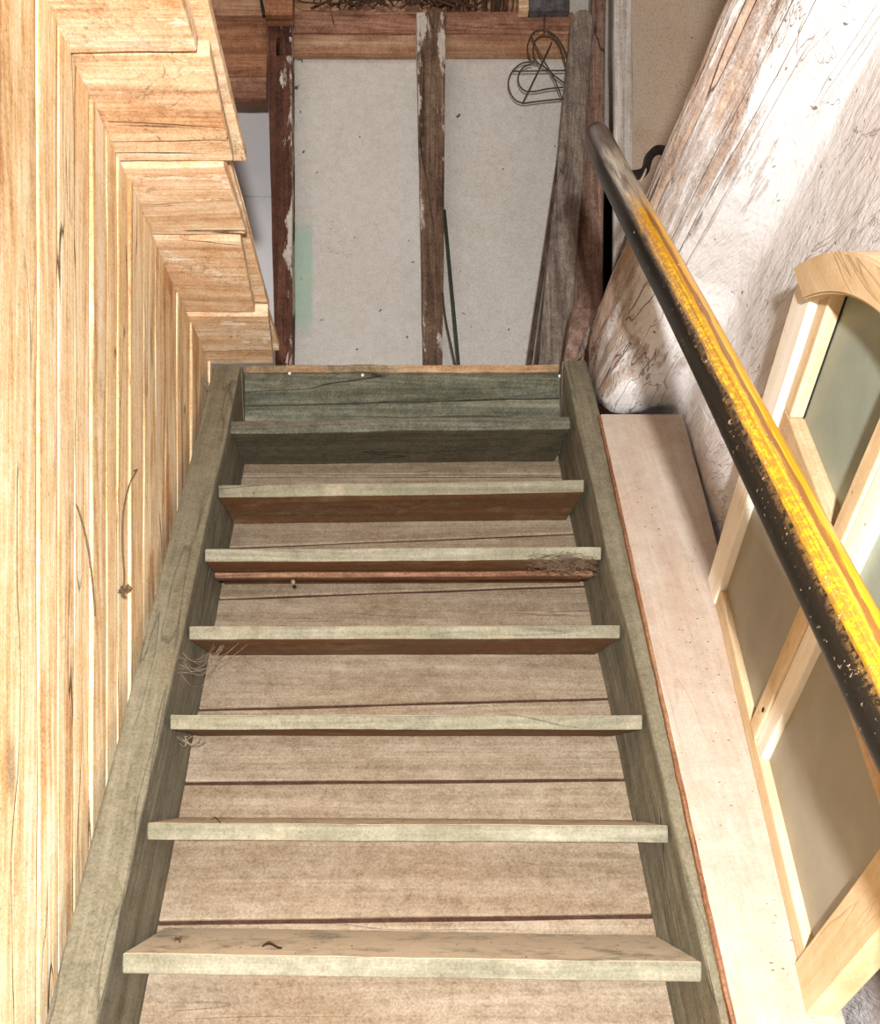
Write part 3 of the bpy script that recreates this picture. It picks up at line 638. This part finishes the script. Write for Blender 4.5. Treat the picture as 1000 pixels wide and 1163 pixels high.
# ================================================================== ARCHED WINDOW leaning on the wall
W0 = Vector((.636, 1.745, EYE+.396))
U = Vector((-.0748, -.6017, -.7952)).normalized(); Vv = Vector((-.0518, -.7941, .6056)); Vv = (Vv-U*Vv.dot(U)).normalized(); Nn = U.cross(Vv).normalized()
LW = .925
win = thing('arched_window', 'cream painted arched window sash with dusty panes leaning on the right wall', 'window', W0+U*LW*.5)
Mw = Matrix((tuple(U)+(0,), tuple(Vv)+(0,), tuple(Nn)+(0,), (0, 0, 0, 1))).transposed(); Mw.translation = W0
def wl(bm, name, mat, label=None, smooth=False):       # window part built in the sash's own frame
    me = bpy.data.meshes.new(name); bmesh.ops.recalc_face_normals(bm, faces=bm.faces); bm.to_mesh(me); bm.free(); me.materials.append(mat)
    o = bpy.data.objects.new(name, me); C.objects.link(o); o.parent = win; o.matrix_parent_inverse = Matrix.Translation(-win.location)
    o.matrix_basis = Mw
    if smooth: me.polygons.foreach_set('use_smooth', [True]*len(me.polygons))
    if label: o['label'] = label
    return o
D = .040
def wbox(s0, s1, t0, t1, n0, n1, axis, **kw):
    bm = bmesh.new(); box(bm, s0, s1, t0, t1, n0, n1, axis=axis, **dict(dict(n=14, bev=.003, amp=.0007, freq=8), **kw)); return bm
TS, CS = .612, LW/2
def arch_bm(Ro, co, Ri, ci, n0, n1, s_in0, bev=.003, N=26):
    bm = bmesh.new(); rows = []
    for i in range(N+1):
        f = i/N
        so = LW*f; to = co+math.sqrt(Ro*Ro-(so-CS)**2)
        si = s_in0+(LW-2*s_in0)*f; ti = ci+math.sqrt(Ri*Ri-(si-CS)**2)
        rows.append([bm.verts.new(c) for c in ((so, to, n0), (so, to, n1), (si, ti, n1), (si, ti, n0))])
    for a, b in zip(rows[:-1], rows[1:]):
        for j in range(4): bm.faces.new((a[j], a[(j+1) % 4], b[(j+1) % 4], b[j]))
    bm.faces.new(rows[0][::-1]); bm.faces.new(rows[-1])
    bm.normal_update(); bmesh.ops.bevel(bm, geom=[e for e in bm.edges if e.calc_face_angle(0) > .7], offset=bev, segments=2, affect='EDGES'); return bm
# in the sash frame x runs along the foot, y up the sash, z out to the room
M['frame_up'] = wood('cream_painted_stile', S(214, 192, 160), S(226, 208, 180), S(238, 224, 202), 'Y', k=1.2, fine=.12, crack=.25, bump=.2, blot=S(206, 166, 116), blotamt=.6, islandv=.03)
M['stile_white'] = wood('white_painted_stile', S(222, 208, 188), S(240, 230, 214), S(248, 244, 236), 'Y', fine=.08, crack=.2, bump=.15, islandv=.02)
wl(wbox(0, .078, .0, TS-.004, -D, 0, 'Y', n=24), 'stile', M['stile_white'], 'whiter far stile of the window')
wl(wbox(LW-.078, LW, .0, TS, -D, 0, 'Y', n=24), 'stile', M['frame_up'])
wl(wbox(.0785, LW-.0785, -.001, .030, -D, 0, 'X', n=24), 'bottom_rail', M['frame_tan'], 'tan lower rail of the window')
wl(wbox(.0785, LW-.0785, .0305, .066, -D+.004, -.004, 'X', n=24), 'bottom_rail', M['frame'])
wl(wbox(.422, .4615, .0665, .695, -D+.004, -.001, 'Y', n=24), 'mullion', M['frame_up'])
wl(wbox(.4625, .503, .0665, .695, -D+.004, -.005, 'Y', n=24), 'mullion', M['stile_white'], 'whiter half of the double mullion')
wl(wbox(.504, LW-.079, .345, .374, -D+.004, -.008, 'X', n=12), 'crossbar', M['frame_tan'])
wl(wbox(.079, .421, .400, .440, -D, -.012, 'X', n=12), 'crossbar', M['frame_tan'])
# inner sash lining of the upper left light
wl(wbox(.079, .118, .4405, TS+.02, -D+.002, -.012, 'Y', n=12), 'sash_strip', M['frame_up'])
wl(arch_bm(.835, -.084, .722, -.0135, -.030, .014, .088), 'arch', M['frame'])
def pane(s0, s1, t0, t1, z, mat, arch=False):
    bm = bmesh.new(); pts = [(s0, t0), (s1, t0)]
    if arch:
        for i in range(13):
            s_ = s1+(s0-s1)*i/12; pts.append((s_, -.084+math.sqrt(.835**2-(s_-CS)**2)-.022))
    else: pts += [(s1, t1), (s0, t1)]
    a = [bm.verts.new((x, y, z)) for x, y in pts]; b = [bm.verts.new((x, y, z-.003)) for x, y in pts]
    bm.faces.new(a); bm.faces.new(b[::-1])
    for i in range(len(a)): bm.faces.new((a[i], b[i], b[(i+1) % len(a)], a[(i+1) % len(a)]))
    return wl(bm, 'pane', mat)
pane(.079, .4215, .0665, .3995, -.016, M['glass']); pane(.504, LW-.079, .0665, .3445, -.018, M['glass'])
pane(.504, LW-.079, .3745, .6, -.020, M['glass_green'], True); pane(.1185, .4215, .4405, .6, -.0345, M['glass_green'], True)
bm = bmesh.new(); tube(bm, [(.1195, .442, -.033), (.1195, .62, -.033)], .0016, 6); wl(bm, 'putty_line', M['void'], 'dark putty line beside the glass')
bm = bmesh.new(); bmesh.ops.create_uvsphere(bm, u_segments=8, v_segments=6, radius=.004); bm.transform(Matrix.Translation((.45, .13, 0)) @ Matrix.Diagonal((1, 1.4, .3, 1))); wl(bm, 'nail', M['void'])

# ================================================================== ATTIC THINGS
def tapered(name, label, cat, tl, tr, yt, bl, br, yb, Zt, Zb, th, mat, n=30, group=None, amp=.003, top_round=False, tofloor=True, bev=.006):
    a0, a1, b0, b1 = P(tl, yt, Zt), P(tr, yt, Zt), P(bl, yb, Zb), P(br, yb, Zb)
    if tofloor:
        for_ = lambda a, b: a+(b-a)*((FLOORZ+.002-a.z)/(b.z-a.z))
        b0, b1 = for_(a0, b0), for_(a1, b1)
    bm = bmesh.new(); dy = Vector((0, th, 0))
    if top_round:
        w2 = (a1.x-a0.x)/2; d = (b0-a0).normalized(); steps = []
        for k_ in range(7):
            f = math.sin(k_/6*math.pi/2); off = 1-math.cos(k_/6*math.pi/2)   # 0 -> full width
            pass
    hexa(bm, [a0, a1, a1+dy, a0+dy], [b0, b1, b1+dy, b0+dy], n=n, bev=bev, amp=amp, freq=3, m=3)
    if top_round:
        c = (a0+a1)/2; hw = (a1.x-a0.x)/2; L = hw*1.3
        for v in bm.verts:
            f = (a0.z-v.co.z)/L
            if f < 1:
                f = max(f, 0.0); k_ = math.sqrt(max(0.0, 1-(1-f)**2)); v.co.x = c.x+(v.co.x-c.x)*max(k_, .3)
    o = tag(link(name, bm, mat), label, cat, group); return recentre(o)
# post 1 with its mortise slot, built round the hole
def post_one():
    bm = bmesh.new(); Z = 3.20
    def q(y, l, r): a, b = P(l, y, Z), P(r, y, Z); return [a, b, b+Vector((0, .09, 0)), a+Vector((0, .09, 0))]
    L = lambda y: 302+ (y/400)*11; R = lambda y: 331+(y/400)*1.5
    yb = 888-(1.143)*F/Z
    hexa(bm, q(-60, L(-60), R(-60)), q(42, L(42), R(42)), n=8, bev=0, amp=0)
    hexa(bm, q(42, L(42), 314), q(63, L(63), 314), n=2, bev=0, amp=0, m=1)
    hexa(bm, q(42, 318.5, R(42)), q(63, 318.5, R(63)), n=2, bev=0, amp=0, m=1)
    hexa(bm, q(63, L(63), R(63)), q(yb, 316.5, 332.5), n=40, bev=0, amp=0)
    for v in bm.verts: v.co += noise.noise_vector(v.co*5)*.0025
    return recentre(link('wooden_post', bm, M['brown_post']))
tag(post_one(), 'brown attic post with a black mortise slot, left of the green-patched panel', 'post')
tapered('wooden_post', 'weathered brown and white attic post between the two white panels', 'post', 473, 507, 13, 481, 503, 412, 3.2, 3.2, .09, M['grey_post'])
# cover strip at the panel joint left of post 2
# beams
def beam(name, label, x0, x1, y0, y1, Z, th, mat, cat='beam', group=None, amp=.002):
    a, b = P(x0, y1, Z), P(x1, y0, Z); bm = bmesh.new()
    box(bm, a.x, b.x, Z, Z+th, a.z, b.z, axis='X', n=24, bev=.004, amp=amp, freq=4, m=3)
    return recentre(tag(link(name, bm, mat), label, cat, group))
beam('wooden_beam', 'dull brown upper beam over the white panels, twigs lying on it', 331, 652, 13, 37, 3.26, .12, M['beam_pink'])
beam('wooden_beam', 'orange-brown lower beam directly over the white panels', 331, 652, 37.5, 60, 3.27, .11, M['beam_orange'])
beam('wall_board', 'orange-brown topmost board at left of the attic', 200, 303, -30, 17, 3.29, .03, M['beam_orange'], 'board')
beam('wall_board', 'wide brown middle board at left of the attic', 200, 303, 18, 86, 3.28, .03, M['board_brown'], 'board')
beam('wall_board', 'narrow pinkish-grey bottom board over the pale left panel', 200, 303, 87, 111, 3.27, .03, M['beam_pink'], 'board')
beam('roof_board', 'pale orange board behind the brushwood at the top', 334, 598, -60, 20, 3.50, .03, M['beam_orange'], 'board')
beam('roof_board', 'small upright pale board end right of the brushwood', 590, 601, -30, 12, 3.22, .03, M['pine_ceiling'], 'board')
beam('stone_block', 'dark mottled stone on the beam beside the leaning planks', 601.5, 648, -30, 12, 3.23, .06, M['stone'], 'stone', amp=.006)
beam('wooden_block', 'dark iron-grey block on the post head at upper left', 301, 333, -40, 17, 3.14, .05, M['board_brown'], 'block')
bm = bmesh.new(); p, q = P(293, -20, 3.24), P(300, 18, 3.24); tube(bm, [p, q], .006, 6); recentre(tag(link('iron_rod', bm, M['black_rubber'], smooth=True), 'short black iron rod beside the left post head', 'rod'))
# brushwood
bm = bmesh.new(); rs = random.Random(3)
for k_ in range(34):
    x = rs.uniform(332, 520); Z = rs.uniform(3.20, 3.30); pts = []
    x2 = x+rs.uniform(-45, 70)
    for j in range(5):
        f = j/4; pts.append(P(x+(x2-x)*f, 11-rs.uniform(0, 13)-4*math.sin(f*3), Z+rs.uniform(-.02, .02)))
    tube(bm, smooth_path(pts, 4), rs.uniform(.0015, .005), 5)
for k_ in range(60):
    x = rs.uniform(505, 582); Z = rs.uniform(3.24, 3.34)
    tube(bm, smooth_path([P(x, 12.5, Z), P(x+rs.uniform(-3, 3), 2, Z), P(x+rs.uniform(-8, 8), -25, Z)], 3), rs.uniform(.0015, .0035), 5)
tag(link('brushwood', bm, M['twig'], smooth=True), 'tangle of dry brushwood twigs lying on the beam', 'twigs', kind='stuff')
for k_, (a_, b_) in enumerate((((485, 8), (492, 32)), ((377, 17), (379, 27)))):
    bm = bmesh.new(); tube(bm, [P(a_[0], a_[1], 3.19-.0*k_ if k_ == 0 else 3.25), P(b_[0], b_[1], 3.19 if k_ == 0 else 3.25)], .0022, 5)
    recentre(tag(link('twig', bm, M['twig']), ('thin dark twig hanging over the middle post head', 'short twig hanging over the beam above the green-patched panel')[k_], 'twig'))
# leaning planks
tapered('leaning_plank', 'grey round-topped plank leaning on the white panel', 'plank', 650, 675, 10, 611, 648, 412, 3.12, 2.95, .025, M['grey_plank'], n=150, top_round=True, group=None)
tapered('leaning_plank', 'pinkish-brown plank leaning right of the grey round-topped one', 'plank', 675, 689, -30, 650, 685, 352, 3.16, 3.02, .03, M['pink_plank'])
tapered('wooden_strip', 'longer thin dark strip at left edge of the grey plank', 'strip', 633, 636, 182, 599, 605, 412, 3.05, 2.92, .008, M['dark_stick'], amp=.001, bev=.001)
tapered('wooden_strip', 'short dark strip leaning just right of the thin one', 'strip', 628, 633, 250, 607.5, 612, 412, 3.06, 2.95, .008, M['dark_stick'], amp=.001, bev=.001)
# black gap filler: rough dark post further back
tapered('white_post', 'rough whitewashed post right of the leaning planks', 'post', 698, 719, -60, 698, 719, 340, 3.1, 3.1, .03, M['white_post'], amp=.004)
# rods
def rod(name, label, cat, pts, r, mat, seg=7):
    bm = bmesh.new(); tube(bm, pts, r, seg); return recentre(tag(link(name, bm, mat, smooth=True), label, cat))
def tofl(a, b): return b+(b-a)*((FLOORZ+.003-b.z)/(b.z-a.z))
a_, b_ = P(505, 239, 3.17), P(521, 413, 3.10); rod('metal_rod', 'long dark green rod leaning on the middle post', 'rod', [a_, b_, tofl(a_, b_)], .0062, M['green_rod'])
a_, b_ = P(503, 332, 3.16), P(517, 413, 3.08); rod('metal_rod', 'thin short dark rod beside the green rod', 'rod', smooth_path([a_, P(507, 365, 3.12), b_, tofl(a_, b_)], 4), .003, M['wire'])
# wire rack hung on the beam
def hoop(pts, Z): return smooth_path([P(x, y, Z) for x, y in pts], 6)
wr = thing('wire_rack', 'bent wire rack hanging from a nail over the right white panel', 'rack', P(619, 70, 3.2))
zz = 3.22
for k_, pts in enumerate([[(646, 66), (638, 50), (629, 39), (617, 34), (606, 37), (600, 50), (600, 60), (603, 68), (609, 72)],
            [(643, 76), (637, 55), (628, 43), (618, 40), (609, 45), (606, 56), (608, 67), (613, 73)],
            [(642, 95), (630, 86), (617, 75), (605, 71), (593, 72), (583, 80), (578, 91), (579, 103), (585, 113), (594, 117), (605, 116), (622, 114), (642, 112)],
            [(640, 99), (622, 101), (606, 104), (596, 103), (590, 96), (589, 86), (594, 77), (603, 73)],
            [(583, 81), (645, 80)], [(594, 117), (611, 82), (627, 48)], [(604, 42), (615, 64), (628, 86), (639, 112)]]):
    bm = bmesh.new(); tube(bm, hoop(pts, zz-.006*k_), .0028, 6); link('wire', bm, M['wire'], wr, True)
bm = bmesh.new(); tube(bm, [P(619, 17, 3.245), P(619, 20, 3.21), P(618.5, 40, zz)], .0035, 6); link('nail', bm, M['rust'], wr, True)
# rubble by the stair head
tapered('wood_offcut', 'pinkish wood offcut standing behind the right stringer head', 'offcut', 650, 672, 348, 641, 664, 408, 2.62, 2.55, .05, M['pink_plank'], amp=.008)
a_, b_ = P(684, 342, 2.50), P(650, 412, 2.42)
bm = bmesh.new(); hexa(bm, [a_, a_+Vector((.016, 0, .01)), a_+Vector((.016, .03, .01)), a_+Vector((0, .03, 0))], [b_, b_+Vector((.028, 0, .02)), b_+Vector((.028, .03, .02)), b_+Vector((0, .03, 0))], n=16, bev=.003, amp=.004, freq=9)
recentre(tag(link('stick', bm, M['grey_plank']), 'grey splintered stick leaning on the lumpy wall end', 'stick'))
a_ = P(716, 250, 2.35); b_ = a_.lerp(P(697, 306, 2.30), 1.75)
bm = bmesh.new(); hexa(bm, [a_, a_+Vector((.012, 0, .01)), a_+Vector((.012, .02, .01)), a_+Vector((0, .02, 0))], [b_, b_+Vector((.016, 0, .01)), b_+Vector((.016, .02, .01)), b_+Vector((0, .02, 0))], n=10, bev=.002, amp=.002, freq=9)
recentre(tag(link('stick', bm, M['dark_stick']), 'dark stick behind the handrail over the wall edge', 'stick'))

# ================================================================== SMALL LITTER
rs = random.Random(11)
def crumbs(name, label, spots, mat, r0, r1, flat=.5, seg=1):
    bm = bmesh.new()
    for p in spots:
        t = bmesh.new(); bmesh.ops.create_icosphere(t, subdivisions=1, radius=rs.uniform(r0, r1))
        t.transform(Matrix.Translation(p) @ Matrix.Rotation(rs.uniform(0, 6), 4, 'Z') @ Matrix.Diagonal((rs.uniform(.8, 2.2), rs.uniform(.6, 1.2), flat, 1)))
        me = bpy.data.meshes.new('t'); t.to_mesh(me); t.free(); bm.from_mesh(me); bpy.data.meshes.remove(me)
    return tag(link(name, bm, mat), label, 'litter', kind='stuff')
sp = []
def on_tread(i, f, d):
    pl, pr, Z = tread_tops[i]; p = pl.lerp(pr, f); return Vector((p.x, Z+d, p.z+.001))
for i, c in ((0, 60), (1, 90), (2, 30), (3, 25), (4, 20)):
    for _ in range(c): sp.append(on_tread(i, rs.random(), rs.uniform(.004, .2)))
crumbs('dust_crumbs', 'loose pale crumbs and dust lying on the stair treads', sp, M['web'], .0005, .0015)
sp = [on_tread(0, rs.random(), rs.uniform(.01, .2)) for _ in range(26)]+[on_tread(1, rs.random(), rs.uniform(.004, .1)) for _ in range(12)]
for _ in range(110):
    s_ = rs.uniform(-.6, 1.15); sp.append(SP(rs.uniform(.535, .63), s_, .0228))
crumbs('dark_crumbs', 'tiny dark specks on treads and beige side board', sp, M['leafbit'], .0007, .002)
def leaf(p, L, ang, label):
    bm = bmesh.new(); rows = []
    for i in range(7):
        f = i/6; wd = math.sin(f*math.pi)**.8*L*.22+.0006
        rows.append([bm.verts.new((f*L-L/2, s_*wd, .002+.004*math.sin(f*5)+abs(s_)*.003)) for s_ in (-1, 0, 1)])
    for a, b in zip(rows[:-1], rows[1:]):
        for j in range(2): bm.faces.new((a[j], a[j+1], b[j+1], b[j]))
    bmesh.ops.solidify(bm, geom=bm.faces[:], thickness=.0006)
    o = tag(link('dry_leaf', bm, M['leafbit'], smooth=True), label, 'leaf'); o.location = p; o.rotation_euler = (0, 0, ang)
leaf(on_tread(0, .25, .05), .03, .2, 'curled dry leaf bit on the lowest visible tread, right of its left end')
leaf(on_tread(0, .07, .085), .014, 1.2, 'tiny brown leaf bit near the left end of the lowest tread')
leaf(on_tread(1, .13, .012), .014, .1, 'small reddish leaf bit on the second tread edge')

def web(name, label, strands, r, mat, group=None):
    bm = bmesh.new()
    for s_ in strands: tube(bm, smooth_path(s_, 5), r, 4)
    return tag(link(name, bm, mat), label, 'cobweb', group)
def wig(a, b, sag, n=5, j=.004):
    out = []
    for i in range(n+1):
        f = i/n; out.append(a.lerp(b, f)+Vector((rs.uniform(-j, j), rs.uniform(-j, j), -sag*math.sin(f*math.pi)+rs.uniform(-j, j))))
    out[0] = a; out[-1] = b; return out
Z5 = tread_tops[4][2]-.004
st_ = [wig(P(rs.uniform(598, 640), rs.uniform(632, 652), Z5), P(rs.uniform(640, 682), rs.uniform(632, 654), Z5), rs.uniform(-.016, .008), j=.006) for _ in range(80)]
web('cobweb', 'brown fluffy cobweb over the right end of the fifth tread', st_, .0004, M['web_dark'])
st_ = [wig(P(205+rs.uniform(-4, 6), 742+rs.uniform(-5, 25), 1.55), P(262+rs.uniform(-20, 20), 732+rs.uniform(-3, 6), 1.68), rs.uniform(.01, .05), j=.005) for _ in range(12)]
web('cobweb', 'pale cobweb hanging from the left end of the fourth tread', st_, .00035, M['web'])
st_ = [wig(P(227+rs.uniform(-4, 2), 425+rs.uniform(-12, 6), 2.20), P(244+rs.uniform(-4, 2), 446+rs.uniform(-3, 2), 2.18), rs.uniform(.0, .02), j=.003) for _ in range(12)]
web('cobweb', 'small dusty cobweb in the corner over the left stringer head', st_, .0007, M['web'])
st_ = [wig(P(rs.uniform(200, 230), 836, 1.60), P(rs.uniform(200, 235), 842, 1.62), .012, j=.004) for _ in range(8)]
web('cobweb', 'wispy cobweb under the third tread', st_, .0006, M['web'])
st_ = [wig(P(x, y, 2.25), P(x+rs.uniform(-12, 12), y+rs.uniform(-8, 14), 2.2), rs.uniform(-.01, .02), j=.004) for x, y in [(rs.uniform(690, 745), rs.uniform(360, 455)) for _ in range(16)]]
# dark threads on the pine wall
def onwall(px, py): Z = -XL*F/(450-px)*.99; return P(px, py, Z)
web('hanging_thread', 'dark dusty thread with a clump hanging on the pine wall', [[onwall(155, 535), onwall(147, 550), onwall(140, 580), onwall(139, 620), onwall(141, 655), onwall(139, 668)], [onwall(156, 533), onwall(152, 535)]], .0012, M['web_dark'])
bm = bmesh.new()
for _ in range(10): 
    a_ = onwall(141+rs.uniform(-5, 5), 666+rs.uniform(-4, 6)); tube(bm, wig(a_, a_+Vector((rs.uniform(0, .008), rs.uniform(-.01, .01), rs.uniform(-.01, .01))), .003, j=.004), .0015, 5)
tag(link('dust_clump', bm, M['web_dark']), 'dark dust clump at the end of the thread on the pine wall', 'dust clump')
web('cobweb', 'thin root-like thread on the pine wall left of the clump', [[onwall(86, 572), onwall(92, 590), onwall(99, 620), onwall(104, 655), onwall(108, 700)]], .001, M['web_dark'])
bm = bmesh.new(); bmesh.ops.create_icosphere(bm, subdivisions=2, radius=.0045)
for v in bm.verts: v.co += noise.noise_vector(v.co*200)*.003
bm.transform(Matrix.Translation(P(333, 661, 1.82)))
recentre(tag(link('cocoon', bm, M['web'], smooth=True), 'small white cocoon hanging below the fifth tread', 'cocoon'))
